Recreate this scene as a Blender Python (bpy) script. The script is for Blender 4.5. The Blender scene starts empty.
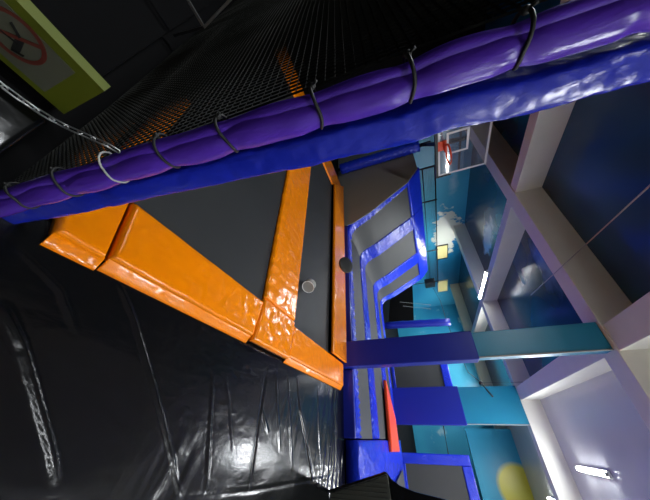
import bpy, bmesh, math, random
from mathutils import Vector, Matrix, noise
random.seed(7)
# ------------------------------------------------------------------ camera
# world: X = right of the hall, Y = down the length of the hall, Z = up; the phone is held on its side
H = 1.6
ROT = ((-0.0242, 0.7997, -0.6010), (0.3508, 0.5696, 0.7433), (0.9361, -0.1926, -0.2941))
F = 248.0
VP_L = Vector((10.0, -330.0, F)).normalized()
vd = Vector((117.0, 190.0, F)).normalized(); vd = (vd - VP_L * vd.dot(VP_L)).normalized()
vn = VP_L.cross(vd)
RW = Matrix((-VP_L, vd, -vn))                      # rows: world X, Y, Z in (right, down, forward)
CAMPOS = Vector((0.0, 0.0, H))
scene = bpy.context.scene
COL = scene.collection
cam_d = bpy.data.cameras.new('camera'); cam = bpy.data.objects.new('camera', cam_d); COL.objects.link(cam)
cam_d.sensor_fit = 'HORIZONTAL'; cam_d.sensor_width = 36.0; cam_d.lens = 36.0 * F / 650.0
cam_d.clip_start = 0.02; cam_d.clip_end = 200
m = Matrix((( RW[0][0], -RW[0][1], -RW[0][2]), (RW[1][0], -RW[1][1], -RW[1][2]), (RW[2][0], -RW[2][1], -RW[2][2])))
cam.matrix_world = Matrix.Translation(CAMPOS) @ m.to_4x4()
scene.camera = cam
# ------------------------------------------------------------------ view, world, lamps
scene.view_settings.view_transform = 'Standard'; scene.view_settings.look = 'None'
scene.view_settings.gamma = 1; scene.view_settings.use_curve_mapping = False
scene.view_settings.exposure = 0.3
w = bpy.data.worlds.new('world'); scene.world = w; w.use_nodes = True
w.node_tree.nodes['Background'].inputs[0].default_value = (0.25, 0.35, 0.5, 1)
w.node_tree.nodes['Background'].inputs[1].default_value = 0.02
LAMP_EMIT = 30.0
# lamps: (x, y, z, length, emission, label; None = unseen lamp added to light the hall)
LAMPS = [(-4.9, 10.3, 4.30, 2.2, 1.0, 'bright tube lamp fixed under the joist beside the cloud mural'),
         (0.52, 9.8, 4.86, 1.5, 1.3, 'wide bright tube lamp on the pale lilac ceiling panel'),
         (1.62, 13.9, 4.86, 1.7, 1.2, 'tube lamp on the pale ceiling near the yellow painted sun'),
         (2.7, 3.9, 4.86, 1.6, 1.6, None),
         (1.9, 0.9, 4.86, 1.4, 0.25, None),
         (-3.3, -0.3, 4.86, 1.4, 1.1, None),
         (2.6, 8.6, 4.86, 1.6, 0.9, None),
         (-3.0, 12.9, 4.86, 1.3, 1.5, None),
         (-7.2, 12.9, 4.86, 1.3, 1.1, None),
         (-3.0, 19.9, 4.86, 1.6, 1.2, None),
         (-6.0, 19.9, 4.86, 1.6, 1.0, None)]

def ray(x, y): return RW @ Vector((x - 325.0, y - 250.0, F))
def onz(x, y, z): r = ray(x, y); return CAMPOS + r * ((z - H) / r.z)
def onx(x, y, X): r = ray(x, y); return CAMPOS + r * (X / r.x)
def ony(x, y, Y): r = ray(x, y); return CAMPOS + r * (Y / r.y)

# ------------------------------------------------------------------ materials
def srgb(r, g, b):
    f = lambda c: (c / 255 / 12.92) if c / 255 <= 0.04045 else ((c / 255 + 0.055) / 1.055) ** 2.4
    return (f(r), f(g), f(b), 1)
def mat(name, col, rough=0.5, metal=0.0, emit=None, spec=0.5, coat=0.0, noise_amt=0.0, nscale=6, bump=0.0, bscale=20, stretch=(1, 1, 1), bdist=0.01, rvar=0.0, detail=3, trans=0.0, ridge=0.0, rscale=4):
    M = bpy.data.materials.new(name); M.use_nodes = True
    nt = M.node_tree; b = nt.nodes['Principled BSDF']
    b.inputs['Base Color'].default_value = col; b.inputs['Roughness'].default_value = rough
    b.inputs['Metallic'].default_value = metal; b.inputs['Specular IOR Level'].default_value = spec
    b.inputs['Coat Weight'].default_value = coat; b.inputs['Coat Roughness'].default_value = 0.12
    if trans: b.inputs['Transmission Weight'].default_value = trans
    if emit:
        b.inputs['Emission Color'].default_value = emit[0]; b.inputs['Emission Strength'].default_value = emit[1]
    tc = nt.nodes.new('ShaderNodeTexCoord'); mp = nt.nodes.new('ShaderNodeMapping')
    nt.links.new(tc.outputs['Object'], mp.inputs[0]); mp.inputs['Scale'].default_value = stretch
    if noise_amt:
        n = nt.nodes.new('ShaderNodeTexNoise'); n.inputs['Scale'].default_value = nscale; n.inputs['Detail'].default_value = 4
        nt.links.new(mp.outputs[0], n.inputs['Vector'])
        mx = nt.nodes.new('ShaderNodeMix'); mx.data_type = 'RGBA'
        mx.inputs[6].default_value = tuple(c * (1 - noise_amt) for c in col[:3]) + (1,)
        mx.inputs[7].default_value = tuple(min(1, c * (1 + noise_amt)) for c in col[:3]) + (1,)
        nt.links.new(n.outputs[0], mx.inputs[0]); nt.links.new(mx.outputs[2], b.inputs['Base Color'])
    if bump:
        n = nt.nodes.new('ShaderNodeTexNoise'); n.inputs['Scale'].default_value = bscale; n.inputs['Detail'].default_value = detail
        n.inputs['Distortion'].default_value = 0.6
        nt.links.new(mp.outputs[0], n.inputs['Vector'])
        bp = nt.nodes.new('ShaderNodeBump'); bp.inputs['Strength'].default_value = bump; bp.inputs['Distance'].default_value = bdist
        nt.links.new(n.outputs[0], bp.inputs['Height']); nt.links.new(bp.outputs[0], b.inputs['Normal'])
        if ridge:
            n5 = nt.nodes.new('ShaderNodeTexNoise'); n5.noise_type = 'RIDGED_MULTIFRACTAL'; n5.normalize = True
            n5.inputs['Scale'].default_value = rscale; n5.inputs['Detail'].default_value = 1.5; n5.inputs['Distortion'].default_value = 1.2
            nt.links.new(mp.outputs[0], n5.inputs['Vector'])
            b5 = nt.nodes.new('ShaderNodeBump'); b5.inputs['Strength'].default_value = ridge; b5.inputs['Distance'].default_value = .02
            nt.links.new(n5.outputs[0], b5.inputs['Height']); nt.links.new(bp.outputs[0], b5.inputs['Normal']); nt.links.new(b5.outputs[0], b.inputs['Normal'])
        if coat: nt.links.new(bp.outputs[0], b.inputs['Coat Normal'])
    M.diffuse_color = col
    return M
ORANGE = mat('orange_vinyl', srgb(250, 138, 2), 0.17, ridge=.55, rscale=4.5, spec=.4, bump=0.2, bscale=16, bdist=0.006, detail=3, noise_amt=0.04)
BLUE = mat('blue_vinyl', srgb(26, 50, 196), 0.2, ridge=.5, rscale=5, spec=.38, bump=0.4, bscale=22, bdist=0.02, noise_amt=0.1)
BLUE_POLE = mat('blue_pole_vinyl', srgb(22, 36, 158), 0.2, ridge=.4, rscale=7, spec=.3, bump=0.3, bscale=34, bdist=0.006, noise_amt=0.15, stretch=(1, 1, 0.6))
NAVY = mat('navy_vinyl', srgb(20, 34, 140), 0.35, bump=0.15, bscale=3, bdist=0.02)
PURPLE = mat('purple_vinyl', srgb(76, 42, 160), 0.24, spec=.34, bump=0.5, bscale=22, bdist=0.008, noise_amt=0.12, stretch=(1, 1, 0.4))
BLACKV = mat('black_vinyl', srgb(13, 14, 15), 0.2, spec=.34, bump=0.2, bscale=11, bdist=0.008, detail=4, stretch=(1.6, 0.7, 1), noise_amt=0.1)
BED = mat('bed_mesh', srgb(46, 48, 49), 0.6, bump=0.25, bscale=500, bdist=0.001, noise_amt=0.08, nscale=2, spec=0.4)
BEDG = mat('grey_bed_mesh', srgb(60, 61, 59), 0.55, bump=0.2, bscale=300, bdist=0.001, noise_amt=0.08, nscale=2, spec=0.35)
RED = mat('red_vinyl', srgb(235, 78, 40), 0.3, bump=0.2)
BLACKM = mat('black_metal', srgb(22, 23, 26), 0.4, metal=0.3)
BLACKC = mat('black_cord', srgb(26, 27, 26), 0.6)
NETC = mat('net_cord', srgb(27, 28, 25), 0.7, spec=.2)
STEEL = mat('galvanised_steel', srgb(170, 172, 172), 0.3, metal=0.9)
GREYCORD = mat('grey_cord', srgb(175, 175, 172), 0.5)
TEAL = mat('teal_paint', srgb(28, 142, 178), 0.4, noise_amt=0.08, nscale=1.5)
TEALP = mat('teal_pillar_paint', srgb(22, 120, 152), 0.35, noise_amt=0.06, nscale=1.5)
BEAM = mat('beam_paint', srgb(226, 224, 214), 0.5, noise_amt=0.06, nscale=3)
CREAM = mat('cream_paint_and_lit_beam', srgb(214, 212, 186), 0.5)
LILAC = mat('lilac_gloss_ceiling', srgb(196, 196, 200), 0.25, noise_amt=0.05, nscale=1, bump=0.15, bscale=1.2, bdist=0.05)
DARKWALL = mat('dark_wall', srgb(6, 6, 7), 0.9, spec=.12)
CONCRETE = mat('dark_floor', srgb(6, 6, 7), 0.9, spec=.12)
WHITE = mat('white_paint', srgb(225, 226, 226), 0.45)
RIM = mat('rim_orange', srgb(226, 72, 28), 0.4)
GREYP = mat('grey_plastic', srgb(150, 152, 148), 0.45)
LIME = mat('lime_board', srgb(92, 102, 10), 0.6)
POSTER = mat('poster_white', srgb(92, 95, 80), 0.6)
SIGNRED = mat('sign_red', srgb(104, 44, 32), 0.6)
YELLOW = mat('yellow_paint', srgb(226, 208, 60), 0.5)
WINY = mat('window_glow', srgb(235, 225, 160), 0.5, emit=(srgb(225, 205, 120), 0.25))
TUBE = mat('tube_light', srgb(255, 255, 255), 0.5, emit=((0.93, 0.97, 1.0, 1), LAMP_EMIT))

def mural(name, c_sky, c_deep, cloud, axis_scale, thr, rough=0.35, blob=None, blob2=None, deep_noise=0.3):
    M = bpy.data.materials.new(name); M.use_nodes = True; nt = M.node_tree; b = nt.nodes['Principled BSDF']
    b.inputs['Roughness'].default_value = rough
    g = nt.nodes.new('ShaderNodeNewGeometry')
    mp = nt.nodes.new('ShaderNodeMapping'); mp.inputs['Scale'].default_value = axis_scale
    nt.links.new(g.outputs['Position'], mp.inputs[0])
    n1 = nt.nodes.new('ShaderNodeTexNoise'); n1.inputs['Scale'].default_value = deep_noise; n1.inputs['Detail'].default_value = 2
    nt.links.new(mp.outputs[0], n1.inputs['Vector'])
    r1 = nt.nodes.new('ShaderNodeValToRGB'); r1.color_ramp.elements[0].position = .35; r1.color_ramp.elements[1].position = .65
    r1.color_ramp.elements[0].color = c_deep; r1.color_ramp.elements[1].color = c_sky
    nt.links.new(n1.outputs[0], r1.inputs[0])
    n2 = nt.nodes.new('ShaderNodeTexNoise'); n2.inputs['Scale'].default_value = 0.9; n2.inputs['Detail'].default_value = 7; n2.inputs['Roughness'].default_value = .62
    nt.links.new(mp.outputs[0], n2.inputs['Vector'])
    r2 = nt.nodes.new('ShaderNodeValToRGB'); r2.color_ramp.elements[0].position = thr; r2.color_ramp.elements[1].position = min(1, thr + .16)
    nt.links.new(n2.outputs[0], r2.inputs[0])
    mx = nt.nodes.new('ShaderNodeMix'); mx.data_type = 'RGBA'
    nt.links.new(r2.outputs[0], mx.inputs[0]); nt.links.new(r1.outputs[0], mx.inputs[6]); mx.inputs[7].default_value = cloud
    last = mx.outputs[2]
    for bl in (blob or []):
        (cx, cy, cz), (sx, sy, sz), colr, soft = bl
        m2 = nt.nodes.new('ShaderNodeMapping'); m2.vector_type = 'POINT'
        m2.inputs['Location'].default_value = (-cx / sx, -cy / sy, -cz / sz); m2.inputs['Scale'].default_value = (1 / sx, 1 / sy, 1 / sz)
        nt.links.new(g.outputs['Position'], m2.inputs[0])
        n3 = nt.nodes.new('ShaderNodeTexNoise'); n3.inputs['Scale'].default_value = 2.6; n3.inputs['Detail'].default_value = 6
        nt.links.new(g.outputs['Position'], n3.inputs['Vector'])
        ln = nt.nodes.new('ShaderNodeVectorMath'); ln.operation = 'LENGTH'; nt.links.new(m2.outputs[0], ln.inputs[0])
        ma = nt.nodes.new('ShaderNodeMath'); ma.operation = 'MULTIPLY_ADD'; ma.inputs[1].default_value = 1.6
        nt.links.new(n3.outputs[0], ma.inputs[0]); nt.links.new(ln.outputs['Value'], ma.inputs[2])
        r3 = nt.nodes.new('ShaderNodeMapRange'); r3.inputs[1].default_value = 1.8; r3.inputs[2].default_value = 1.8 - soft
        nt.links.new(ma.outputs[0], r3.inputs[0])
        mm = nt.nodes.new('ShaderNodeMix'); mm.data_type = 'RGBA'; mm.inputs[7].default_value = colr
        nt.links.new(r3.outputs[0], mm.inputs[0]); nt.links.new(last, mm.inputs[6]); last = mm.outputs[2]
    nt.links.new(last, b.inputs['Base Color'])
    return M
WALL_MURAL = mural('wall_sky_mural', srgb(70, 176, 208), srgb(20, 120, 170), srgb(190, 222, 230), (1, .45, 1), .66,
                   blob=[((-9.2, 12.2, 4.0), (2, 2.1, .62), srgb(226, 228, 214), .12), ((-9.2, 11.8, 4.3), (2, .9, .5), srgb(226, 228, 214), .12),
                         ((-9.2, 8.6, 4.3), (2, .8, .25), srgb(150, 196, 214), .8)])
CEIL_MURAL = mural('ceiling_sky_mural', srgb(40, 104, 146), srgb(18, 38, 54), srgb(110, 150, 180), (1, 1, 1), .72, rough=.2,
                   blob=[((-6.6, 9.6, 4.93), (.5, 1.2, 2), srgb(150, 182, 205), .5), ((-3.6, 6.9, 4.93), (.9, .5, 2), srgb(96, 134, 172), .9)])
BACK_MURAL = mural('back_sky_mural', srgb(64, 168, 200), srgb(24, 126, 168), srgb(200, 222, 214), (1, 1, 1), .6)
SUNWALL = mural('sun_wall_mural', srgb(52, 170, 206), srgb(28, 146, 186), srgb(52, 170, 206), (1, 1, 1), .95)
# yellow painted sun with a soft edge on the sun wall
nt = SUNWALL.node_tree; b = nt.nodes['Principled BSDF']; src = b.inputs['Base Color'].links[0].from_socket
g = nt.nodes.new('ShaderNodeNewGeometry'); vs = nt.nodes.new('ShaderNodeVectorMath'); vs.operation = 'DISTANCE'
sc = ony(521, 489, 17.8); vs.inputs[1].default_value = sc
mr = nt.nodes.new('ShaderNodeMapRange'); mr.inputs[1].default_value = .98; mr.inputs[2].default_value = .78
mx = nt.nodes.new('ShaderNodeMix'); mx.data_type = 'RGBA'; mx.inputs[7].default_value = srgb(222, 210, 66)
nt.links.new(g.outputs['Position'], vs.inputs[0]); nt.links.new(vs.outputs['Value'], mr.inputs[0]); nt.links.new(mr.outputs[0], mx.inputs[0])
nt.links.new(src, mx.inputs[6]); nt.links.new(mx.outputs[2], b.inputs['Base Color'])

GLASS = bpy.data.materials.new('clear_acrylic'); GLASS.use_nodes = True
nt = GLASS.node_tree; nt.nodes.remove(nt.nodes['Principled BSDF'])
tr = nt.nodes.new('ShaderNodeBsdfTransparent'); tr.inputs[0].default_value = (.82, .84, .86, 1)
gl = nt.nodes.new('ShaderNodeBsdfGlossy'); gl.inputs['Roughness'].default_value = .04
df = nt.nodes.new('ShaderNodeBsdfDiffuse'); df.inputs[0].default_value = (.5, .5, .52, 1)
a = nt.nodes.new('ShaderNodeMixShader'); a.inputs[0].default_value = .16
c2 = nt.nodes.new('ShaderNodeMixShader'); c2.inputs[0].default_value = .12
nt.links.new(tr.outputs[0], c2.inputs[1]); nt.links.new(df.outputs[0], c2.inputs[2])
nt.links.new(c2.outputs[0], a.inputs[1]); nt.links.new(gl.outputs[0], a.inputs[2])
nt.links.new(a.outputs[0], nt.nodes['Material Output'].inputs[0])

# ------------------------------------------------------------------ helpers
def obj(name, bm, material, parent=None, smooth=False):
    me = bpy.data.meshes.new(name); bmesh.ops.recalc_face_normals(bm, faces=bm.faces[:]); bm.to_mesh(me); bm.free()
    for mt in (material if isinstance(material, (list, tuple)) else [material]): me.materials.append(mt)
    if smooth:
        for p in me.polygons: p.use_smooth = True
    o = bpy.data.objects.new(name, me); COL.objects.link(o)
    if parent: o.parent = parent; o.matrix_parent_inverse = Matrix.Translation(parent.location).inverted() if False else Matrix.Identity(4)
    return o
def tag(o, label, cat, group=None, kind=None):
    if label: o['label'] = label
    if cat: o['category'] = cat
    if group: o['group'] = group
    if kind: o['kind'] = kind
    return o
def thing(name, label, cat, group=None):
    o = bpy.data.objects.new(name, None); COL.objects.link(o); o.empty_display_size = .1
    return tag(o, label, cat, group)
def struct(name, bm, m, label=None, smooth=False):
    o = obj(name, bm, m, smooth=smooth); o['kind'] = 'structure'
    if label: o['label'] = label
    return o
def rebase(root):
    """put an Empty at the base of the parts it carries"""
    cs = [c for c in root.children]
    pts = [v.co for c in cs for v in c.data.vertices]
    base = Vector(((min(p.x for p in pts) + max(p.x for p in pts)) / 2, (min(p.y for p in pts) + max(p.y for p in pts)) / 2, min(p.z for p in pts)))
    root.location = base
    def sh(o):
        if o.data: o.data.transform(Matrix.Translation(-base))
        for k in o.children: sh(k)
    for c in cs: sh(c)
def box(bm, x0, x1, y0, y1, z0, z1, bev=0.0):
    r = bmesh.ops.create_cube(bm, size=1)
    for v in r['verts']:
        v.co = Vector(((x0 + x1) / 2 + v.co.x * (x1 - x0), (y0 + y1) / 2 + v.co.y * (y1 - y0), (z0 + z1) / 2 + v.co.z * (z1 - z0)))
    if bev:
        es = list({e for v in r['verts'] for e in v.link_edges})
        bmesh.ops.bevel(bm, geom=es, offset=bev, segments=3, affect='EDGES', profile=.5)
    return bm
def nb(): return bmesh.new()
def frame_of(t):
    t = t.normalized(); up = Vector((0, 0, 1)) if abs(t.z) < .9 else Vector((1, 0, 0))
    a = t.cross(up).normalized(); return a, a.cross(t).normalized()
def tube(bm, pts, rad, seg=10, cap=True, closed=False, fixed=None, shape=None):
    """tube along pts; rad number or function(i, angle)"""
    rings = []
    n = len(pts)
    pa = None
    for i, p in enumerate(pts):
        p = Vector(p)
        if closed: t = Vector(pts[(i + 1) % n]) - Vector(pts[i - 1])
        else: t = Vector(pts[min(i + 1, n - 1)]) - Vector(pts[max(i - 1, 0)])
        t.normalize()
        if fixed: a = (Vector(fixed) - t * t.dot(Vector(fixed))).normalized(); b_ = t.cross(a)
        elif pa is None: a, b_ = frame_of(t)
        else: a = (pa - t * t.dot(pa)).normalized(); b_ = t.cross(a)
        pa = a
        ring = []
        for k in range(seg):
            an = 2 * math.pi * k / seg
            if shape: u, v = shape(i, an)
            else:
                r = rad(i, an) if callable(rad) else rad
                u, v = r * math.cos(an), r * math.sin(an)
            ring.append(bm.verts.new(p + a * u + b_ * v))
        rings.append(ring)
    m_ = n if closed else n - 1
    for i in range(m_):
        A, B = rings[i], rings[(i + 1) % n]
        for k in range(seg): bm.faces.new((A[k], A[(k + 1) % seg], B[(k + 1) % seg], B[k]))
    if cap and not closed:
        bm.faces.new(rings[0]); bm.faces.new(rings[-1][::-1])
    return bm
def bar(bm, p, q, w, h=None):
    """square bar between two points"""
    p, q = Vector(p), Vector(q); a, b_ = frame_of(q - p); h = h or w
    vs = [bm.verts.new(e + a * s * w / 2 + b_ * t * h / 2) for e in (p, q) for s, t in ((-1, -1), (1, -1), (1, 1), (-1, 1))]
    for k in range(4): bm.faces.new((vs[k], vs[(k + 1) % 4], vs[4 + (k + 1) % 4], vs[4 + k]))
    bm.faces.new(vs[:4][::-1]); bm.faces.new(vs[4:])
def slab(bm, fn, nu, nv, th, rnd=0.025, lu=1.0, lv=1.0, wr=0.0, wf=(6, 6), seed=0, pucker=None, mi=0):
    """closed padded sheet: fn(u, v) -> point of the top surface; rounded edges, wrinkles along the normal
       pucker = (edge, freq, amp, reach): gathered ripples along an edge (u0,u1,v0,v1)"""
    off = Vector((seed * 7.3, seed * 3.1, seed * 1.7))
    def warp(k, n, L):   # denser rows near the edges
        edge = min(rnd * 1.2 / L, .2); t = k / n
        e = 3
        if n <= 2 * e + 1: return t
        if k <= e: return edge * k / e
        if k >= n - e: return 1 - edge * (n - k) / e
        return edge + (1 - 2 * edge) * (k - e) / (n - 2 * e)
    top = []; bot = []
    for i in range(nu + 1):
        u = warp(i, nu, lu); rt = []; rb = []
        for j in range(nv + 1):
            v = warp(j, nv, lv)
            p = Vector(fn(u, v)); e = .004
            du = Vector(fn(min(1, u + e), v)) - Vector(fn(max(0, u - e), v)); dv = Vector(fn(u, min(1, v + e))) - Vector(fn(u, max(0, v - e)))
            nrm = du.cross(dv).normalized()
            d = min(min(u, 1 - u) * lu, min(v, 1 - v) * lv)
            h = 0
            if d < rnd: k = 1 - d / rnd; h -= rnd * (1 - math.sqrt(max(0, 1 - k * k)))
            if wr:
                f = min(1, d / max(rnd, .01))
                q = Vector((u * lu * wf[0], v * lv * wf[1], 0)) + off
                rg = max(0, .10 - abs(noise.noise(q * 1.3 + Vector((9, 4, 2))))) / .10
                h += wr * .5 * rg * rg * max(0, noise.noise(q * .8 + Vector((3, 8, 5))) + .2) * f
                h += wr * .55 * (noise.noise(q) + .5 * noise.noise(q * 2.3) - .25 * abs(noise.noise(q * 4.1))) * (.25 + .75 * f)
            if pucker:
                ed, fr, am, reach = pucker
                s, dd = {'u0': (v * lv, u * lu), 'u1': (v * lv, (1 - u) * lu), 'v0': (u * lu, v * lv), 'v1': (u * lu, (1 - v) * lv)}[ed]
                fall = math.exp(-(dd / reach) ** 2)
                ph = 2.2 * noise.noise(Vector((s * fr * .35, seed, 0)))
                h += am * fall * math.sin(s * fr * 6.283 + ph * 3) * (.6 + .8 * noise.noise(Vector((s * fr * .8, 5 + seed, 0))))
            rt.append(bm.verts.new(p + nrm * h)); rb.append(bm.verts.new(p - nrm * th))
        top.append(rt); bot.append(rb)
    fs = []
    for i in range(nu):
        for j in range(nv):
            fs.append(bm.faces.new((top[i][j], top[i + 1][j], top[i + 1][j + 1], top[i][j + 1])))
            fs.append(bm.faces.new((bot[i][j], bot[i][j + 1], bot[i + 1][j + 1], bot[i + 1][j])))
    for i in range(nu):
        fs.append(bm.faces.new((top[i][0], bot[i][0], bot[i + 1][0], top[i + 1][0]))); fs.append(bm.faces.new((top[i][nv], top[i + 1][nv], bot[i + 1][nv], bot[i][nv])))
    for j in range(nv):
        fs.append(bm.faces.new((top[0][j], top[0][j + 1], bot[0][j + 1], bot[0][j]))); fs.append(bm.faces.new((top[nu][j], bot[nu][j], bot[nu][j + 1], top[nu][j + 1])))
    for f in fs: f.material_index = mi
    return bm
def quadfn(a, b_, c, d):
    a, b_, c, d = map(Vector, (a, b_, c, d))      # a(0,0) b(1,0) c(1,1) d(0,1)
    return lambda u, v: a * (1 - u) * (1 - v) + b_ * u * (1 - v) + c * u * v + d * (1 - u) * v
def polyprism(bm, pts, vec):
    A = [bm.verts.new(Vector(p)) for p in pts]; B = [bm.verts.new(Vector(p) + Vector(vec)) for p in pts]
    n = len(pts); bm.faces.new(A); bm.faces.new(B[::-1])
    for k in range(n): bm.faces.new((A[k], B[k], B[(k + 1) % n], A[(k + 1) % n]))

# ------------------------------------------------------------------ room shell
XL, XR, YB, YR, ZC, ZB = -9.2, 3.6, 22.0, -2.6, 4.93, 4.37
FZ = -0.14
struct('floor', box(nb(), XL - .2, XR + .2, YR - .2, YB + .2, FZ - .2, FZ), CONCRETE)
struct('wall_left', box(nb(), XL - .2, XL, 4.2, YB, FZ, ZC), WALL_MURAL, 'left wall painted with a blue sky and white clouds')
struct('trim_1', box(nb(), XL - .2, XL, YR, 4.2, FZ, ZC), DARKWALL, 'stretch of the left wall coloured near black for its lack of light')  # shade put into the wall colour instead of continuing the mural
struct('wall_back', box(nb(), XL - .2, XR + .2, YB, YB + .2, FZ, ZC), BACK_MURAL)
struct('wall_right', box(nb(), XR, XR + .2, YR, YB, FZ, ZC), BEAM)
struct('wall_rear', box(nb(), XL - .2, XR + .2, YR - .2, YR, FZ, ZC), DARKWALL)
bm = nb(); box(bm, XL - .2, -1.3, YR - .2, YB + .2, ZC, ZC + .2)
struct('ceiling', bm, CEIL_MURAL, 'ceiling painted as a dark blue sky with clouds')
struct('trim_2', box(nb(), -1.3, XR + .2, YR - .2, YB + .2, ZC, ZC + .2), LILAC, 'glossy pale lilac part of the ceiling')
for k, (y0, y1, mt) in enumerate([(-1.9, -1.5, BEAM), (5.25, 5.68, BEAM), (11.55, 11.95, BEAM), (18.3, 18.7, CREAM)]):  # cream on the last beam is lamp light put into its colour
    struct('trim_%d' % (3 + k), box(nb(), XL, XR, y0, y1, ZB, ZC, .012), mt, 'painted ceiling beam across the hall')
for k, (x0, x1) in enumerate([(-5.05, -4.78), (-1.55, -1.15)]):
    ys = [YR, -1.9, -1.5, 5.25, 5.68, 11.55, 11.95, 18.3, 18.7, YB]
    for j in range(0, 10, 2):
        struct('trim_%d' % (8 + k * 5 + j // 2), box(nb(), x0, x1, ys[j], ys[j + 1], ZB + .02, ZC, .01), BEAM, 'painted ceiling joist along the hall')
# sun wall: upper wall with the yellow circle, its soffit, right part of the hall
struct('wall_1', box(nb(), -.52, XR, 17.8, 18.25, 2.86, ZC), SUNWALL, 'teal upper wall with a soft yellow painted sun')
# wall windows high on the left wall
for k, (pa, pb) in enumerate([((437, 246), (447, 257)), ((438, 281), (447, 290))]):
    A, B = onx(*pa, XL), onx(*pb, XL)
    y0, y1, z0, z1 = A.y, B.y, min(A.z, B.z), max(A.z, B.z)
    t = thing('window_%d' % (k + 1), None, None); t['kind'] = 'structure'
    bm = nb(); 
    for q in ((y0 - .04, y1 + .04, z0 - .03, z0), (y0 - .04, y1 + .04, z1, z1 + .03), (y0 - .04, y0, z0, z1), (y1, y1 + .04, z0, z1)): box(bm, XL, XL + .07, *q)
    obj('window_frame', bm, BLACKM if k == 0 else CREAM, t); obj('pane', box(nb(), XL, XL + .03, y0, y1, z0, z1), WINY, t); rebase(t)

# pillars (painted column with a padded foot)
def pillar(name, x0, x1, y0, y1, ztop, zpad, lab):
    t = thing(name, lab, 'pillar')
    obj('column', box(nb(), x0 + .03, x1 - .03, y0 + .03, y1 - .03, FZ, ztop, .01), TEALP, t)
    obj('foot_pad', box(nb(), x0, x1, y0, y1, FZ, zpad, .02), NAVY, t)
    bm = nb(); box(bm, x1 - .05, x1 - .026, y0 + .02, y0 + .045, zpad, ztop, .005); obj('corner_strip', bm, GREYP, t)
    rebase(t)
pillar('padded_pillar', -1.66, -1.15, 5.29, 5.56, ZB - .003, 2.5, 'nearer padded pillar, navy foot and teal top, beside the orange pads')
pillar('padded_pillar', -1.62, -.42, 11.5, 12.0, ZB - .003, 2.52, 'wider padded pillar further back with the red floor pad at its foot')

# ------------------------------------------------------------------ lamps
for (x, y, z, ln, e, lab) in LAMPS:
    lab = lab or 'unseen ceiling tube lamp outside the view, added to light the hall'
    t = thing('tube_lamp', lab, 'lamp', 'unseen tube lamps added on the ceiling' if 'outside' in lab else None)
    obj('housing', box(nb(), x - .07, x + .07, y - ln / 2 - .05, y + ln / 2 + .05, z, z + .05, .008), WHITE, t)
    bm = nb(); tube(bm, [(x, y - ln / 2, z - .02), (x, y + ln / 2, z - .02)], .05, 12); obj('tube', bm, TUBE, t, True)
    for s in (-1, 1): obj('end_cap', box(nb(), x - .035, x + .035, y + s * (ln / 2 + .02) - .02, y + s * (ln / 2 + .02) + .02, z - .055, z, .005), GREYP, t)
    rebase(t)
    ld = bpy.data.lights.new('tube_lamp_light', 'AREA'); ld.shape = 'RECTANGLE'; ld.size = .14; ld.size_y = ln; ld.energy = 95 * e; ld.color = (.93, .97, 1)
    lo = bpy.data.objects.new('tube_lamp_light', ld); lo.location = (0, y - y, 0); COL.objects.link(lo); lo.parent = t
    lo.location = Vector((x, y, z - .06)) - t.location

# ------------------------------------------------------------------ orange trampoline court
Z0 = 0.0; ZBED = -0.035; FLZ = -.085
def floorpad(name, c, lab, th=.07, nu=40, nv=16, wr=.010, seed=1, mt=ORANGE, pucker=None, parent=None, wf=(5, 9), z=0.0, cat='pad', rnd=.03, group=None, flap=None):
    """c: four corners (x, y) of a pad lying at height z, thickness th"""
    c = [Vector((p[0], p[1], z if len(p) < 3 else p[2])) for p in c]
    lu = (c[1] - c[0]).length; lv = (c[3] - c[0]).length
    bm = nb(); slab(bm, quadfn(*c), nu, nv, th, rnd, lu, lv, wr, wf, seed, pucker)
    o = obj(name, bm, mt, parent, True)
    if not parent: tag(o, lab, cat, group)
    if flap:
        a_, b2 = c[0], c[1]; z_ = z - .022
        bm = nb(); slab(bm, quadfn((a_.x + .07, a_.y - .0, FLZ + .016), (a_.x + .07, flap, FLZ + .016), (a_.x - .012, flap, z_), (a_.x - .012, a_.y, z_)), 60, 6, .01, .006, 1, .09, .006, (6, 6), seed + 50)
        f_ = obj('flap', bm, mt, o, True)
    return o
BL = -.79      # outer edge of the orange pads
floorpad('frame_pad', [(BL, .40), (BL, .655), (-1.21, .59), (-1.21, .26)], 'short orange pad at the foot of the blue padded post', flap=.655, seed=2, z=-.012, nv=20, nu=24)
floorpad('frame_pad', [(BL - .01, .665), (BL - .01, 2.12), (-1.21, 2.2), (-1.21, .60)], 'long orange edge pad between the black floor and the near trampoline bed', flap=2.12, seed=3, z=.012, th=.08, nu=90, nv=30)
floorpad('frame_pad', [(BL + .03, 2.13), (BL + .03, 2.92), (-1.26, 2.98), (-1.26, 2.21)], 'wrinkled orange corner pad where the dividing pad meets the edge', seed=4, z=.016, th=.07, nu=60, nv=40, wr=.018, wf=(6, 5))
floorpad('frame_pad', [(BL, 2.93), (BL, 5.27), (-1.215, 5.27), (-1.215, 2.99)], 'orange edge pad beside the narrow far trampoline bed', flap=5.27, seed=5, th=.08, nu=80, nv=26, wr=.012)
floorpad('frame_pad', [(-1.27, 2.21), (-1.27, 2.98), (-6.1, 3.03), (-6.1, 2.2)], 'long orange dividing pad between the two trampoline beds', seed=6, z=.015, nu=34, nv=200, wr=.012, pucker=('u0', 5.0, .010, .12), th=.06)
floorpad('frame_pad', [(-1.22, 5.27), (-1.22, 4.46), (-6.1, 4.55), (-7.05, 5.45)], 'long narrow orange pad along the far edge of the court', seed=7, z=.004, nu=24, nv=170, wr=.010, pucker=('u0', 3.0, .008, .12), th=.07)
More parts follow.
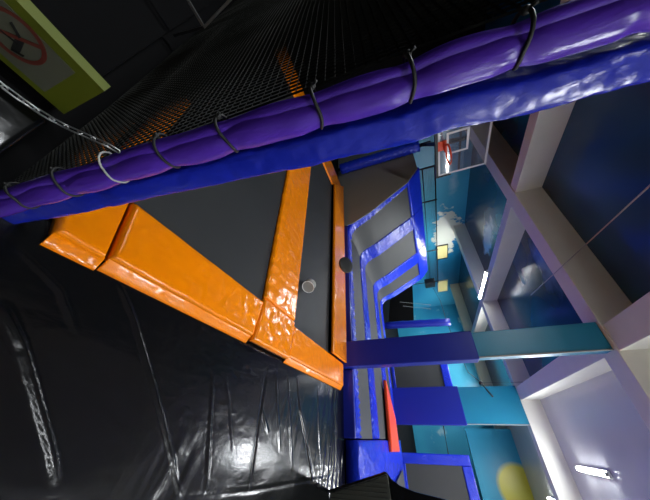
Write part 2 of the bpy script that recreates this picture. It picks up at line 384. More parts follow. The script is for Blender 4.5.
floorpad('frame_pad', [(-6.12, .2), (-6.12, 4.54), (-7.07, 5.45), (-7.07, .2)], 'orange end pad across the left end of the court, mostly behind the net', seed=8, z=.0, nu=90, nv=24, wr=.01)
floorpad('frame_pad', [(-1.22, .21), (-1.22, .33), (-6.1, .33), (-6.1, .21)], 'thin orange strip pad along the net, the one nearer the lime board', seed=9, nu=10, nv=90, wr=.006, z=-.01, rnd=.02)
floorpad('frame_pad', [(-1.23, .37), (-1.23, .49), (-2.5, .52), (-2.5, .37)], 'short orange pad behind the net, second from the lime board', seed=10, nu=14, nv=60, wr=.008, z=-.01, rnd=.02)
def bed(name, c, lab, z=ZBED, m_=BED, cat='trampoline bed', parent=None, th=.012):
    return floorpad(name, c, lab, th=th, nu=40, nv=24, wr=.004, wf=(.8, .8), mt=m_, z=z, cat=cat, rnd=.002, parent=parent)
bed('trampoline_bed', [(-1.225, .53), (-1.225, 2.195), (-6.09, 2.19), (-6.09, .53)], 'large black trampoline bed on the near side of the dividing pad')
bed('trampoline_bed', [(-1.225, 3.0), (-1.225, 4.44), (-6.09, 4.53), (-6.09, 3.04)], 'narrow dark trampoline bed holding the small grey cup')
# small grey cup lying on the far bed
p = onz(305, 285, ZBED + .02); q = onz(313, 285, ZBED + .02)
t = thing('foam_cup', 'small light grey cup lying on the narrow trampoline bed', 'cup')
c0 = onz(307, 286, .03); ax = Vector((-.35, .3, 0)).normalized()
bm = nb(); R0 = .065
pts = [c0 + ax * s for s in (-.05, -.045, .06, .09)]
tube(bm, [c0 - ax * .06, c0 + ax * .07], .095, 24); obj('cup_body', bm, GREYP, t, False)
bm = nb(); ra, rb_ = frame_of(ax)
tube(bm, [c0 - ax * .06 + (ra * math.cos(k * math.pi / 12) + rb_ * math.sin(k * math.pi / 12)) * .095 for k in range(24)], .007, 6, closed=True); obj('rim', bm, WHITE, t, True)
rebase(t)
t.location.z = ZBED + .002

# ------------------------------------------------------------------ black vinyl floor cover with folded seams
SEAMS = [[(3, 305), (22, 345), (38, 400), (52, 452), (56, 480)],
         [(118, 280), (134, 318), (152, 380), (165, 430), (180, 492)],
         [(213, 372), (211, 410), (209, 450), (206, 492)],
         [(267, 368), (262, 400), (256, 440), (249, 490)],
         [(276, 366), (277, 400), (280, 450)],
         [(297, 378), (300, 410), (308, 450), (312, 478)],
         [(318, 385), (319, 430), (321, 470)],
         [(335, 395), (336, 430), (336, 462)],
         [(184, 497), (250, 491), (300, 482), (336, 477)], [(262, 410), (268, 432)],
         [(20, 250), (60, 290), (75, 330)], [(225, 375), (230, 410), (233, 450)], [(288, 372), (290, 420), (292, 470)]]
SAMP = [1.5, 1.1, .9, -1.0, .7, 1.2, .6, .7, -.25, .8, 1.0, .5, .6]
FLZ = -.085
segs = []
for s, am in zip(SEAMS, SAMP):
    P = [onz(x, y, FLZ).xy for x, y in s]
    n_ = len(P) - 1
    for i_ in range(n_): segs.append((P[i_], P[i_ + 1], am, .35 if i_ == 0 else 1, .3 if i_ == n_ - 1 else 1))
def seam_h(x, y):
    q = Vector((x, y)); best = {}
    h = 0
    for a_, b2, am, ta, tb in segs:
        d = b2 - a_; L2 = d.length_squared
        tt = max(0, min(1, (q - a_).dot(d) / L2)); dist = (q - a_ - d * tt).length
        wd = (.008 + .010 * q.length * .35) * (1.5 if am == 1.5 else 1)
        if dist < wd * 4:
            tp = (ta + (1 - ta) * min(1, tt * 2)) * (tb + (1 - tb) * min(1, (1 - tt) * 2)); v = tp * am * .009 * (math.exp(-(dist / wd) ** 2) - .45 * math.exp(-((dist - wd * 1.4) / wd / .5) ** 2)); k_ = id(am)
            if abs(v) > abs(best.get(am, 0)): best[am] = v
    return sum(best.values())
bm = nb(); x0, x1, y0, y1 = -.86, 3.5, -2.5, 5.52
def coords(lo, hi, fine_lo, fine_hi, f, c):
    r = []; v = lo
    while v < hi: r.append(v); v += f if fine_lo <= v <= fine_hi else c
    r.append(hi); return r
gx = coords(x0, x1, -.86, 1.0, .014, .15); gy = coords(y0, y1, .1, 5.6, .018, .15)
G = []
for x in gx:
    row = []
    for y in gy:
        h = seam_h(x, y) if x < 1.1 and y > .1 else 0
        q = Vector((x * 2.2, y * 1.1, 0)); h += .006 * noise.noise(q) + .002 * noise.noise(Vector((x * 7, y * 3.0, 3)))
        a_ = .0035 * max(0, noise.noise(Vector((x * .9, y * .9, 8))) + .25); h += a_ * noise.noise(Vector((x * 24, y * 12, 1)))
        if y > 1.2 and -.8 < x < 1.1:
            al = x * .3 + y * .95; ac = x * .95 - y * .3; mk = max(0, noise.noise(Vector((x * 1.3, y * .7, 4))) + .15) * min(1, (y - 1.2) * 2)
            h += .016 * mk * noise.noise(Vector((al * 9, ac * 2.5, 2))) + .007 * mk * noise.noise(Vector((al * 22, ac * 4, 6)))
        row.append(bm.verts.new((x, y, FLZ + h)))
    G.append(row)
for i_ in range(len(gx) - 1):
    for j in range(len(gy) - 1): bm.faces.new((G[i_][j], G[i_ + 1][j], G[i_ + 1][j + 1], G[i_][j + 1]))
ret = bmesh.ops.extrude_face_region(bm, geom=bm.faces[:])
for v in ret['geom']:
    if isinstance(v, bmesh.types.BMVert): v.co.z = FZ + .003
tag(obj('vinyl_floor_cover', bm, BLACKV, None, True), 'shiny wrinkled black vinyl covering the floor in the foreground', 'floor covering')

# ------------------------------------------------------------------ blue trampoline lanes
LZ = .11
def path(du=0.0):
    """side profile (x, z) of a lane: flat, bend, slope up to the left"""
    P = [(-4.9 + du, LZ), (-5.15 + du, LZ + .03), (-5.33 + du, LZ + .13), (-5.45 + du, LZ + .3), (-5.6 + du, LZ + .6)]
    P += [(-6.6 + du * .3, 2.12), (-7.08, 2.52)]
    return P
def along(P):
    L = [0]
    for i_ in range(1, len(P)): L.append(L[-1] + math.hypot(P[i_][0] - P[i_ - 1][0], P[i_][1] - P[i_ - 1][1]))
    def f(s):
        s = max(0, min(L[-1], s))
        for i_ in range(1, len(P)):
            if s <= L[i_] + 1e-9:
                k = (s - L[i_ - 1]) / (L[i_] - L[i_ - 1]); return (P[i_ - 1][0] + (P[i_][0] - P[i_ - 1][0]) * k, P[i_ - 1][1] + (P[i_][1] - P[i_ - 1][1]) * k)
        return P[-1]
    return f, L
def sweep(P, ya, yb, th, m_, name, parent, nu, nv, raise_=0.0, wr=.0, seed=0, pucker=None, rnd=.04, wf=(4, 6)):
    """ya, yb: (y on the flat, y at the top of the slope)"""
    f, L = along(P); T = L[-1]
    def fn(u, v):
        s = u * T; x, z = f(s); e = .03; xa, za = f(s - e); xb, zb = f(s + e)
        tx, tz = xb - xa, zb - za; l_ = math.hypot(tx, tz) or 1
        nx, nz = tz / l_, -tx / l_
        k = max(0, min(1, (z - LZ - .05) / 1.9)); y0 = ya[0] + (ya[1] - ya[0]) * k; y1 = yb[0] + (yb[1] - yb[0]) * k
        return Vector((x + nx * raise_, y0 + (y1 - y0) * v, z + nz * raise_))
    bm = nb(); slab(bm, lambda u, v: fn(u, 1 - v), nu, nv, th, rnd, T, abs(yb[0] - ya[0]), wr, wf, seed, pucker)
    return obj(name, bm, m_, parent, True)
G_ = .006
EY = [(5.58, 5.58), (5.93, 5.80), (7.1, 7.28), (7.85, 8.02), (9.38, 9.68), (10.15, 10.5), (11.0, 11.6), (11.46, 12.15)]
RX = .02
labs = ['nearest blue trampoline lane behind the orange court, sloping up at its left end', 'middle blue trampoline lane sloping up at its left end', 'farthest blue trampoline lane, the narrowest in the photo']
add = lambda p, d: (p[0] + d, p[1] + d)
for k in range(3):
    t = thing('trampoline_lane', labs[k], 'trampoline')
    pa, pb, pc, pd = EY[2 * k], EY[2 * k + 1], EY[2 * k + 2], EY[2 * k + 3] if k == 2 else None
    Pfull = [(RX, LZ)] + [(RX - 1 - i_, LZ) for i_ in range(4)] + path()
    pc_ = add(pc, -.004)
    sweep([(RX, LZ), (-2.5, LZ), (-4.95, LZ), (-5.12, LZ + .02)], add(pb, .003), pc_, .02, BED, 'flat_bed', t, 30, 8, rnd=.002)
    sweep([(-5.12, LZ + .02), (-5.3, LZ + .1), (-5.43, LZ + .3), (-5.6, LZ + .6), (-6.6, 2.12)], add(pb, .003), pc_, .02, BEDG, 'sloped_bed', t, 24, 8, rnd=.002)
    sweep(Pfull, pa, pb, .09, BLUE, 'edge_pad', t, 200, 18, raise_=.03, wr=.016, seed=20 + k, pucker=('v0' if k == 0 else 'v1', 8, .03, .25))
    if k == 2:
        sweep(Pfull, pc, pd, .09, BLUE, 'edge_pad', t, 170, 14, raise_=.03, wr=.014, seed=24, pucker=('v0', 6.0, .01, .14))
    e_ = pd if k == 2 else pc
    sweep([(-6.61, 2.14), (-6.7, 2.24), (-6.8, 2.34), (-7.12, 2.6)], (pa[1], pa[1]), (e_[1] - .004, e_[1] - .004), .1, BLUE, 'head_pad', t, 14, 30, raise_=.045, wr=.014, seed=30 + k)
    for yy in (pa[1] + .1, e_[1] - .1):
        bm = nb(); bar(bm, (-7.02, yy, FZ), (-7.02, yy, 2.38), .06); obj('support_post', bm, BLACKM, t)
    rebase(t)
# grey side panel closing the space under the nearest slope
bm = nb(); polyprism(bm, [(-5.25, 5.545, FZ), (-5.3, 5.545, .3), (-5.62, 5.545, .9), (-6.5, 5.545, 2.15), (-7.05, 5.545, 2.55), (-9.15, 5.545, 2.6), (-9.15, 5.545, FZ)], (0, .025, 0))
tag(obj('side_screen', bm, mat('screen_mesh', srgb(126, 124, 116), .6, bump=.2, bscale=300, bdist=.001)), 'grey mesh side screen left of the nearest blue slope', 'screen')
for (xa_, xb_, lab_) in ((-5.2, -1.67, 'narrow blue upright pad behind the orange court, left of the nearer pillar'), (-1.14, RX, 'short blue upright pad behind the black floor, right of the nearer pillar')):
    bm = nb(); box(bm, xa_, xb_, 5.50, 5.57, FZ, LZ + .02, .02); tag(obj('kick_pad', bm, NAVY), lab_, 'pad')
# blue end platform on the right end of the lanes
floorpad('end_platform', [(RX + .02, 5.58), (2.3, 5.58), (2.3, 11.8), (RX + .02, 11.8)], 'wide wrinkled blue padded platform at the right end of the lanes', mt=BLUE, z=LZ + .05, th=.24, nu=120, nv=160, wr=.03, wf=(3, .8), seed=40, pucker=('v0', 2.2, .02, .4))
# bed set into the blue platform on the far right
bed('trampoline_bed', [(.95, 9.4), (3.2, 9.6), (3.2, 11.2), (.8, 11.0)], 'grey trampoline bed set in the blue platform in front of the wall trampoline', z=LZ + .11, m_=BED)
# red pad on the floor in front of the wider pillar
floorpad('floor_pad', [onz(392.2, 452, .26).xy, onz(399.8, 452, .26).xy, onz(395.5, 419, .26).xy, onz(386, 380, .26).xy], 'orange red pad lying at the foot of the wider pillar', mt=RED, z=LZ + .16, th=.1, nu=30, nv=20, wr=.006, seed=41)
# round black footstool-like disc leaning between the courts
t = thing('round_pad', 'small round dark disc hooked between the orange court and the blue lane', 'disc')
cc = onz(346, 265, .25); axd = Vector((.1, -.55, .8)).normalized(); da, db = frame_of(axd)
bm = nb(); tube(bm, [cc - axd * .03, cc - axd * .02, cc + axd * .02, cc + axd * .03], lambda i_, a_: .2 if i_ in (1, 2) else .185, 28); obj('disc', bm, BEDG, t, True)
bm = nb(); tube(bm, [cc - axd * .035, cc - axd * .05], .1, 20); obj('badge', bm, GREYP, t, False)
rebase(t)

# ------------------------------------------------------------------ trampolines along the back
def wall_tramp(x0, x1, y, z0, z1, lab, fl=.32):
    t = thing('wall_trampoline', lab, 'trampoline')
    lean = .35
    def F_(x, z): return Vector((x, y + lean * (z - z0) / (z1 - z0), z))
    bm = nb(); slab(bm, quadfn(F_(x0 + fl * .8, z0 + .1), F_(x1 - fl * .8, z0 + .1), F_(x1 - fl * .8, z1 - fl * .8), F_(x0 + fl * .8, z1 - fl * .8)), 20, 20, .02, .002, 1, 1); obj('bed', bm, BEDG, t, True)
    for (a_, b2, c_, d_) in ((x0, x0 + fl, z0, z1), (x1 - fl, x1, z0, z1), (x0 + fl, x1 - fl, z1 - fl, z1), (x0 + fl, x1 - fl, z0, z0 + .14)):
        bm = nb(); off = Vector((0, -.05, 0)); slab(bm, quadfn(F_(a_, c_) + off, F_(b2, c_) + off, F_(b2, d_) + off, F_(a_, d_) + off), 30, 30, .08, .03, b2 - a_, d_ - c_, .014, (4, 4), x0 * 3 + c_)
        obj('frame_pad', bm, BLUE, t, True)
    for x in (x0 + .1, x1 - .1):
        bm = nb(); bar(bm, (x, y + .55, FZ), (x, y + .42, z1 - .1), .07); obj('support_post', bm, BLACKM, t)
    rebase(t)
wall_tramp(-3.7, -1.35, 13.0, -.0, 2.5, 'blue framed leaning trampoline seen between the two pillars')
wall_tramp(.42, 3.3, 12.6, -.0, 2.42, 'blue framed leaning trampoline right of the teal recess')
# rail in the recess
bm = nb(); tube(bm, [ony(443, 424, 13.2), ony(449, 458, 13.2)], .025, 8)
tag(obj('guard_rail', bm, BLACKM, None, True), 'thin dark rail across the teal recess beside the wider pillar', 'rail')
# blue post beyond the lanes
bm = nb(); A, B = ony(389, 325, 12.4), ony(450, 322, 12.4)
A.z = FZ; tube(bm, [A + (B - A) * k / 12 for k in range(13)], lambda i_, a_: .17 + .01 * math.sin(i_ * 2.1), 16)
tag(obj('padded_post', bm, NAVY, None, True), 'short blue padded post beyond the farthest lane, left of the nearer pillar', 'post')
# dark screen behind the farthest lane
Q = [ony(386, 323, 15.2), ony(418, 278, 15.2), ony(433, 278, 15.2), ony(416, 324, 15.2)]
Q = [ony(*p, 15.2) for p in ((386, 326), (390, 300), (412, 272), (414, 326))]
for q_ in Q: q_.z = max(q_.z, FZ + .01)
bm = nb(); polyprism(bm, Q, (0, .05, 0)); tag(obj('dark_screen', bm, DARKWALL), 'dark screen standing behind the farthest lane', 'screen')
for (a_, b2) in (((400, 302), (431, 305)), ((403, 306), (431, 309))):
    bm = nb(); tube(bm, [ony(*a_, 15.18), ony(*b2, 15.18)], .012, 6)
    tag(obj('guy_line', bm, GREYCORD), 'thin pale line stretched in front of the dark screen', 'cord', 'pale lines by the dark screen')

# ------------------------------------------------------------------ net frame above the slopes
t = thing('net_frame', 'black pipe net frame standing above the blue slopes', 'frame')
XN = -7.2
for (z_, r_) in ((2.72, .018), (3.12, .03)):
    bm = nb(); tube(bm, [(XN, 5.75, z_), (XN, 13.9, z_)], r_, 8); obj('rail', bm, BLACKM, t, True)
for y_ in (5.75, 7.3, 10.6, 13.7):
    bm = nb(); tube(bm, [(XN, y_, FZ), (XN, y_, 3.16)], .03, 8); obj('post', bm, BLACKM, t, True)
bm = nb()
for k in range(170): yy = 5.8 + 8.0 * k / 169; bar(bm, (XN, yy, 2.5), (XN, yy, 3.1), .005)
for k in range(13): bar(bm, (XN, 5.8, 2.5 + k * .05), (XN, 13.8, 2.5 + k * .05), .005)
obj('netting', bm, NETC, t); rebase(t)
# black loudspeaker on the frame end with its cable
t = thing('loudspeaker', 'small black loudspeaker at the far end of the net frame', 'speaker')
c0 = onx(429, 283, -7.0); bm = nb(); box(bm, c0.x - .12, c0.x + .16, c0.y - .3, c0.y + .3, c0.z - .22, c0.z + .3, .03); obj('cabinet', bm, BLACKM, t)
bm = nb(); tube(bm, [(c0.x + .16, c0.y, c0.z), (c0.x + .175, c0.y, c0.z)], .11, 18); obj('driver', bm, BLACKC, t)
bm = nb(); bar(bm, (XN, 13.7, 2.95), (c0.x, c0.y, c0.z), .05); obj('bracket', bm, BLACKM, t)
rebase(t)
bm = nb(); pts = [ony(x, y, Y_) for x, y, Y_ in ((433, 288, 13.6), (440, 300, 13.6), (447, 322, 12.9), (456, 346, 12.2), (468, 372, 11.6), (479, 381, 11.3))]
tube(bm, pts, .012, 6); tag(obj('cable', bm, BLACKC, None, True), 'black cable running from the loudspeaker towards the pillars', 'cable')
# fan on left wall
p = onx(458, 297, XL + .12); t = thing('wall_fan', 'small grey fan unit high on the left wall below the cream beam', 'fan')
bm = nb(); box(bm, XL, XL + .3, p.y - .45, p.y + .45, p.z - .22, p.z + .22, .03); obj('housing', bm, GREYP, t)
bm = nb()
for k in range(3): box(bm, XL + .3, XL + .33, p.y - .4, p.y + .4, p.z - .15 + k * .13, p.z - .1 + k * .13)
obj('grille', bm, BLACKM, t); rebase(t)
# fittings near the recess: black hook thing on wider pillar
t = thing('hanging_bracket', 'small black hanging bracket in front of the wider pillar', 'bracket')
A, B = ony(481, 383, 11.2), ony(493, 397, 11.2)
bm = nb(); tube(bm, [A, A.lerp(B, .5), B], .03, 8); obj('arm', bm, BLACKM, t, True)
bm = nb(); bmesh.ops.create_uvsphere(bm, u_segments=10, v_segments=8, radius=.07, matrix=Matrix.Translation(A)); obj('head', bm, BLACKM, t, True)
bm = nb(); tube(bm, [A, Vector((A.x, 11.3, ZC - .01))], .01, 6); obj('drop_wire', bm, BLACKC, t); rebase(t)
# thin pipe below the ceiling
bm = nb(); tube(bm, [onz(531, 295, 4.3), onz(645, 190, 4.3), onz(645, 190, 4.3) + (onz(645, 190, 4.3) - onz(531, 295, 4.3)) * .5], .010, 8)
tag(obj('ceiling_cable', bm, GREYCORD, None, True), 'thin pale cable stretched across the dark ceiling under the big beam', 'cable')

# ------------------------------------------------------------------ basketball hoop
t = thing('basketball_hoop', 'clear basketball backboard with orange rim high above the orange court', 'basketball hoop')
XB, ya, yb, z0, z1 = -5.8, 3.2, 5.02, 2.9, 4.07
obj('backboard', box(nb(), XB - .02, XB, ya, yb, z0, z1), GLASS, t)
bm = nb(); wl = .05
for q in ((ya, yb, z0, z0 + wl), (ya, yb, z1 - wl, z1), (ya, ya + wl, z0 + wl, z1 - wl), (yb - wl, yb, z0 + wl, z1 - wl)): box(bm, XB, XB + .004, *q)
for q in ((3.8, 4.4, z0 + .2, z0 + .25), (3.8, 4.4, z0 + .65, z0 + .7), (3.8, 3.85, z0 + .25, z0 + .65), (4.35, 4.4, z0 + .25, z0 + .65)): box(bm, XB, XB + .004, *q)
obj('white_lines', bm, WHITE, t)
bm = nb(); box(bm, XB - .05, XB + .03, ya, yb + .03, z0 - .07, z0, .01); box(bm, XB - .05, XB + .03, yb, yb + .04, z0 - .07, z0 + .32, .01); obj('edge_padding', bm, BLACKM, t)
bm = nb(); zr = 3.05; cx, cy = XB + .39, 4.1
tube(bm, [(cx + .225 * math.cos(k * math.pi / 16), cy + .225 * math.sin(k * math.pi / 16), zr) for k in range(32)], .021, 8, closed=True)
rim = obj('rim', bm, RIM, t, True)
bm = nb(); box(bm, XB, XB + .2, cy - .11, cy + .11, zr - .02, zr + .015, .005); box(bm, XB, XB + .02, cy - .13, cy + .13, zr - .15, zr + .05, .004)
obj('rim_bracket', bm, RIM, rim)
bm = nb(); bar(bm, (XB - .05, 4.1, 3.1), (-7.9, 5.35, 3.0), .1); bar(bm, (XB - .05, 4.1, 3.6), (-7.9, 5.35, 2.9), .07); bar(bm, (XB - .03, 3.3, 3.42), (XB - .03, 4.98, 3.42), .04)
bar(bm, (XB - .03, 4.1, 3.1), (XB - .03, 4.1, 3.6), .05)
obj('arm', bm, BLACKM, t)
bm = nb(); tube(bm, [(-7.9, 5.32, FZ + .005), (-7.9, 5.32, 3.15)], .06, 10); po = obj('post', bm, BLACKM, t, True)
bm = nb(); N_ = 60
tube(bm, [(-7.9, 5.32, .03 + 2.75 * k / N_) for k in range(N_ + 1)], lambda i_, a_: .19 + .012 * noise.noise(Vector((i_ * .9, a_ * 2, 0))) + .006 * math.sin(i_ * 1.7), 20)
obj('post_pad', bm, BLUE, po, True)
rebase(t)

# ------------------------------------------------------------------ the padded posts and the net close to the camera
PX = -.69
def post_pts(px, X, n):
    P = [onx(x, y, X) for x, y in px]; out = []
    L = [0]
    for i_ in range(1, len(P)): L.append(L[-1] + (P[i_] - P[i_ - 1]).length)
    for k in range(n + 1):
        s = L[-1] * k / n
        for i_ in range(1, len(P)):
            if s <= L[i_] + 1e-9:
                P0 = P[max(0, i_ - 2)]; P1 = P[i_ - 1]; P2 = P[i_]; P3 = P[min(len(P) - 1, i_ + 1)]
                u = (s - L[i_ - 1]) / (L[i_] - L[i_ - 1])
                out.append(.5 * ((2 * P1) + (P2 - P0) * u + (2 * P0 - 5 * P1 + 4 * P2 - P3) * u * u + (3 * P1 - P0 - 3 * P2 + P3) * u ** 3)); break
    return out
t = thing('padded_net_post', 'thick purple padded post with black ties standing closest to the camera', 'post')
ctr = [(-160, 246), (-60, 219), (0, 206), (50, 191), (100, 177), (150, 161), (200, 148), (250, 132), (300, 118), (350, 103), (400, 88), (450, 69), (500, 54), (550, 38), (600, 22), (650, 8), (720, -14)]
N_ = 420; C_ = post_pts(ctr, PX, N_)
strap_px = [-60, 28, 72, 118, 172, 232, 321, 411, 515, 640]
def proj(p):
    c_ = RW.transposed() @ (p - CAMPOS); return 325 + F * c_.x / c_.z, 250 + F * c_.y / c_.z
PXS = [proj(c_)[0] for c_ in C_]
def rpost(i_, a_):
    x = PXS[i_]; d = min(abs(x - s) * (1 if s > 300 else 1.3) for s in strap_px) / 16.0
    pinch = 1 - .17 * math.exp(-d * d)
    r = .043 * pinch
    r *= 1 + .05 * noise.noise(Vector((i_ * .06, math.cos(a_) * 1.3, math.sin(a_) * 1.3))) + .03 * noise.noise(Vector((i_ * .25, math.cos(a_) * 2.5, math.sin(a_) * 2.5))) * math.exp(-d * d * .3)
    return r
bm = nb(); tube(bm, C_, rpost, 40, fixed=(0, 1, 0)); obj('sleeve', bm, PURPLE, t, True)
# folded flap of the sleeve along the net side
C2 = [c_ + Vector((.005, -.035, 0)) for c_ in C_]
def rflap(i_, a_):
    x = PXS[i_]; d = min(abs(x - s) for s in strap_px) / 12.0
    k = 1 - .28 * math.exp(-d * d); return .020 * k * (1 + .12 * noise.noise(Vector((i_ * .07, a_ * .7, 7))))
bm = nb(); tube(bm, C2[120:], rflap, 18, fixed=(0, 1, 0)); obj('flap', bm, PURPLE, t, True)
for k, s in enumerate(strap_px[1:-1]):
    i_ = min(range(len(PXS)), key=lambda q: abs(PXS[q] - s)); c_ = C_[i_]; tt = (C_[i_ + 1] - C_[i_ - 1]).normalized()
    a0 = (Vector((0, 1, 0)) - tt * tt.y).normalized(); b0 = tt.cross(a0)
    white = (s == 118)
    bm = nb(); pts = []
    for q in range(28):
        an = q * math.tau / 28; rr = rpost(i_, an) + .002; rr2 = rr + (.028 * max(0, -math.cos(an)) ** 3)
        pts.append(c_ + a0 * rr2 * math.cos(an) + b0 * rr2 * math.sin(an) + tt * .006 * math.sin(an * 2 + k))
    tube(bm, pts, .0032 if white else .0045, 6, closed=True)
    if not white:
        kn = c_ - a0 * (rpost(i_, math.pi) + .028); bmesh.ops.create_uvsphere(bm, u_segments=8, v_segments=6, radius=.009, matrix=Matrix.Translation(kn))
        q0 = c_ + (Vector((.05, .012, 0)))
        tube(bm, [kn, kn + Vector((.006, -.006, .008)), kn + Vector((.008, -.01, .016))], .0035, 5)
    o_ = obj('tie', bm, GREYCORD if white else BLACKC, t, True)
    if white: o_['label'] = 'pale grey tie'
bm = nb(); tube(bm, [(C_[0].x, C_[0].y, FZ + .003), C_[0] + Vector((0, 0, .05))], .03, 12); obj('post_core', bm, BLACKM, t, True)
bm = nb(); tube(bm, [C_[-1] - Vector((0, 0, .05)), Vector((C_[-1].x, C_[-1].y + .06, ZB - .25)), Vector((C_[-1].x, C_[-1].y + .06, ZC - .002))], .03, 12); obj('post_core', bm, BLACKM, t, True)
rebase(t)
# blue padded post behind the purple one
t = thing('padded_post', 'blue wrinkled padded post right behind the purple padded post', 'post')
bx = [(-160, 250), (-40, 221), (20, 209), (60, 202), (100, 193), (150, 181), (200, 170), (250, 158), (300, 147), (345, 135), (400, 122), (450, 105), (500, 95), (550, 81), (600, 66), (650, 52), (720, 32)]
N_ = 360; C_ = post_pts(bx, -.82, N_)
def shp(i_, a_):
    c_, s_ = math.cos(a_), math.sin(a_); e = .45
    u = math.copysign(abs(c_) ** e, c_) * .06; v = math.copysign(abs(s_) ** e, s_) * (.042 + .016 * min(1, i_ / N_ * 1.2))
    kk = 1 + .06 * noise.noise(Vector((i_ * .12, c_ * 1.5, s_ * 1.5))) + .04 * noise.noise(Vector((i_ * .4, c_ * 3, s_ * 3)))
    return u * kk, v * kk
bm = nb(); tube(bm, C_, 0, 40, fixed=(1, 0, 0), shape=shp); obj('sleeve', bm, BLUE_POLE, t, True)
bm = nb(); tube(bm, [C_[-1] - Vector((0, 0, .05)), Vector((C_[-1].x, C_[-1].y, ZC - .002))], .03, 12); obj('post_core', bm, BLACKM, t, True)
rebase(t)

# court net along the near edge, hung from the purple post
NY0 = .17
def netpt(x, z): return Vector((x, NY0 + .035 * z + .02 * noise.noise(Vector((x * .8, z * .8, 0))), z))
bm = nb()
def strand(P, r):
    prev = None
    for i_, p in enumerate(P):
        vs = [bm.verts.new(p + Vector(o_)) for o_ in ((r, r, r), (-r, -r, r), (0, r, -r))]
        if prev:
            for k in range(3): bm.faces.new((prev[k], prev[(k + 1) % 3], vs[(k + 1) % 3], vs[k]))
        prev = vs
sp = .027
nx_ = int(6.75 / sp)
for i_ in range(nx_):
    x = -.72 - i_ * sp; strand([netpt(x, z) for z in (.0, .5, 1, 1.5, 2, 2.5, 3, 3.5, 4.2)], (.0022))
for j in range(int(4.2 / sp)):
    z = .01 + j * sp; strand([netpt(-.72 - 6.6 * k / 14, z) for k in range(15)], (.0022))
tag(obj('court_net', bm, NETC), 'fine dark net hanging along the near side of the orange court', 'net')

# ------------------------------------------------------------------ lime board with the prohibition poster, chain, black step pads
t = thing('sign_board', 'lime green board with a white prohibition poster, low beside the net', 'sign')
SX = -1.38
z0, z1 = .0, .33
def sb(bm, y0_, y1_, za, zb, dx0, dx1): box(bm, SX + dx0, SX + dx1, y0_, y1_, za, zb)
bm = nb(); sb(bm, -1.3, .085, z0, z1, -.06, 0); obj('board', bm, LIME, t)
bm = nb(); sb(bm, -1.3, -.02, z0 + .035, z1 - .05, 0, .003); po = obj('poster', bm, POSTER, t)
cy_, cz_ = -.15, .165
cpt = onx(22, 32, SX); cy_, cz_ = cpt.y, max(z0 + .14, min(z1 - .15, cpt.z))
bm = nb()
ring_o, ring_i = .105, .088
vo = [[bm.verts.new((SX + .003 + dx, cy_ + r * math.cos(a_), cz_ + r * math.sin(a_))) for a_ in [k * math.tau / 40 for k in range(40)]] for dx in (0, .003) for r in (ring_o, ring_i)]
for k in range(40):
    k2 = (k + 1) % 40
    bm.faces.new((vo[2][k], vo[2][k2], vo[3][k2], vo[3][k])); bm.faces.new((vo[0][k], vo[0][k2], vo[2][k2], vo[2][k])); bm.faces.new((vo[1][k], vo[1][k2], vo[3][k2], vo[3][k]))
bar(bm, (SX + .005, cy_ + .068, cz_ + .068), (SX + .005, cy_ - .068, cz_ - .068), .003, .016)
obj('prohibition_ring', bm, SIGNRED, po)
bm = nb()   # dark figure under the ring
for (a_, b2, w_) in (((.03, -.07), (.01, .02), .028), ((.01, .02), (-.035, .05), .022), ((.02, -.02), (-.045, -.03), .014), ((.02, -.07), (.055, -.05), .02)):
    bar(bm, (SX + .0045, cy_ + a_[0], cz_ + a_[1]), (SX + .0045, cy_ + b2[0], cz_ + b2[1]), w_, .002)
obj('figure', bm, BLACKC, po)
rebase(t); 
# black platform and pads under the board, outside the net
bm = nb(); slab(bm, quadfn((-.9, -2.4, -.02), (-.9, .08, -.02), (-1.3, .08, -.02), (-1.3, -2.4, -.02)), 60, 16, .1, .03, 2.5, .4, .012, (4, 8), 50)
tag(obj('step_pad', bm, BLACKV, None, True), 'black vinyl step pad below the lime board', 'pad')
bm = nb(); box(bm, -4.2, -1.46, -1.6, .05, FZ, -.04, .01); tag(obj('platform', bm, DARKWALL), 'low black platform behind the lime board', 'platform')
# metal frame corner behind
t = thing('metal_frame', 'thin grey metal frame corner in the dark behind the net', 'frame')
A = onx(204, 27, -3.0); B = A + (onx(188, 0, -3.0) - A) * 2.2; Cc = A + (onx(230, 0, -3.0) - A) * 2.2
D_ = B + (Cc - A)
for a_, b2 in ((A, B), (A, Cc), (B, D_), (Cc, D_)):
    bm = nb(); bar(bm, a_, b2, .02); obj('frame_bar', bm, STEEL, t)
bm = nb(); bar(bm, (D_.x, D_.y, D_.z), (D_.x, D_.y - .3, -.04), .03); bar(bm, A, (A.x, A.y - .05, -.04), .02); obj('frame_leg', bm, BLACKM, t)
rebase(t)
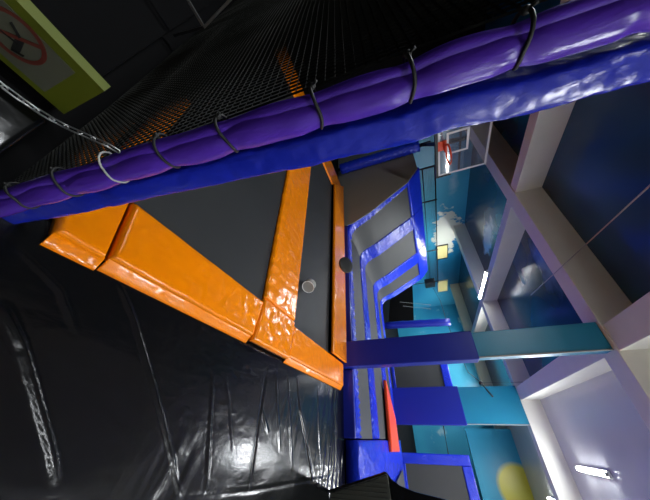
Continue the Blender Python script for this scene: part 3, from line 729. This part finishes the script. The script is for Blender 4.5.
# chain
t = thing('chain', 'steel chain hanging from the purple padded post past the lime board', 'chain')
P = [onx(x, y, -.66) for x, y in ((118, 151), (110, 146), (60, 124), (30, 106), (0, 84))]
P.append(P[-1] + (P[-1] - P[-2]) * 2 + Vector((0, 0, .02))); P.append(P[-1] + (P[-1] - P[-2]) * .9 + Vector((0, 0, .08)))
L = [0]
for i_ in range(1, len(P)): L.append(L[-1] + (P[i_] - P[i_ - 1]).length)
def at(s):
    for i_ in range(1, len(P)):
        if s <= L[i_]: return P[i_ - 1].lerp(P[i_], (s - L[i_ - 1]) / (L[i_] - L[i_ - 1]))
    return P[-1]
link = None; s = 0.0; pitch = .03; k = 0
while s < L[-1] - .03 and k < 60:
    a_, b2 = at(s), at(s + pitch); tt = (b2 - a_).normalized(); n1, n2 = frame_of(tt)
    nn = n1 if k % 2 else n2
    bm = nb(); ln, wd = .013, .0065; pts = []
    mid = (a_ + b2) / 2
    for q in range(16):
        an = q * math.tau / 16; pts.append(mid + tt * (ln * (1 if math.cos(an) > 0 else -1) + wd * math.cos(an)) + nn * wd * math.sin(an))
    tube(bm, pts, .0021, 6, closed=True); obj('link', bm, STEEL, t, True)
    s += pitch; k += 1
rebase(t)

# ------------------------------------------------------------------ black mesh barrier at the bottom right corner of the floor
t = thing('barrier', 'low black mesh barrier with a shiny slanted hem in the right foreground', 'barrier')
BA = [ony(387, 473, 4.72), ony(360, 482.5, 4.72), ony(334, 491.5, 4.72)]; lo = BA[0] + (BA[2] - BA[0]) * 1.02; lo.z = FLZ + .01
bm = nb(); pr = [BA[0], lo, Vector((2.6, 4.72, FLZ + .01)), Vector((2.6, 4.72, BA[0].z + .1)), ony(391, 500, 4.72)]
polyprism(bm, pr, (0, .02, 0)); obj('mesh_panel', bm, mat('mesh_panel_cloth', srgb(52, 54, 48), .6), t)
bm = nb(); n_ = 60
tube(bm, [BA[0].lerp(lo, k / n_) + Vector((0, -.01, 0)) for k in range(n_ + 1)], lambda i_, a_: .022 * (1 + .25 * noise.noise(Vector((i_ * .5, math.cos(a_) * 2, math.sin(a_) * 2)))), 14); obj('hem', bm, BLACKV, t, True)
for q in range(22):
    pass
bm = nb()
for q in range(26):
    x_ = .5 + q * .05; zt = BA[0].z - .02; zb = max(FLZ + .02, BA[0].z - (x_ - BA[0].x) * 3.1)
    if x_ > BA[0].x + .02: tube(bm, [(x_, 4.712, zb), (x_, 4.712, zt)], .004, 5)
o_ = obj('mesh_ribs', bm, NETC, t); o_['kind'] = 'stuff'
rebase(t)
# black hanging sheet at the far end
top = [ony(x, y, 4.85) for x, y in ((387, 473), (391, 479), (400, 486), (415, 492), (435, 497), (458, 503), (490, 512))]
bm = nb(); polyprism(bm, top + [Vector((top[-1].x + .6, 4.85, top[-1].z)), Vector((top[-1].x + .6, 4.85, FLZ + .005)), Vector((lo.x + .12, 4.85, FLZ + .005))], (0, .03, 0))
tag(obj('black_sheet', bm, BLACKV), 'black sheet rising in a curve at the far end of the mesh barrier', 'sheet')
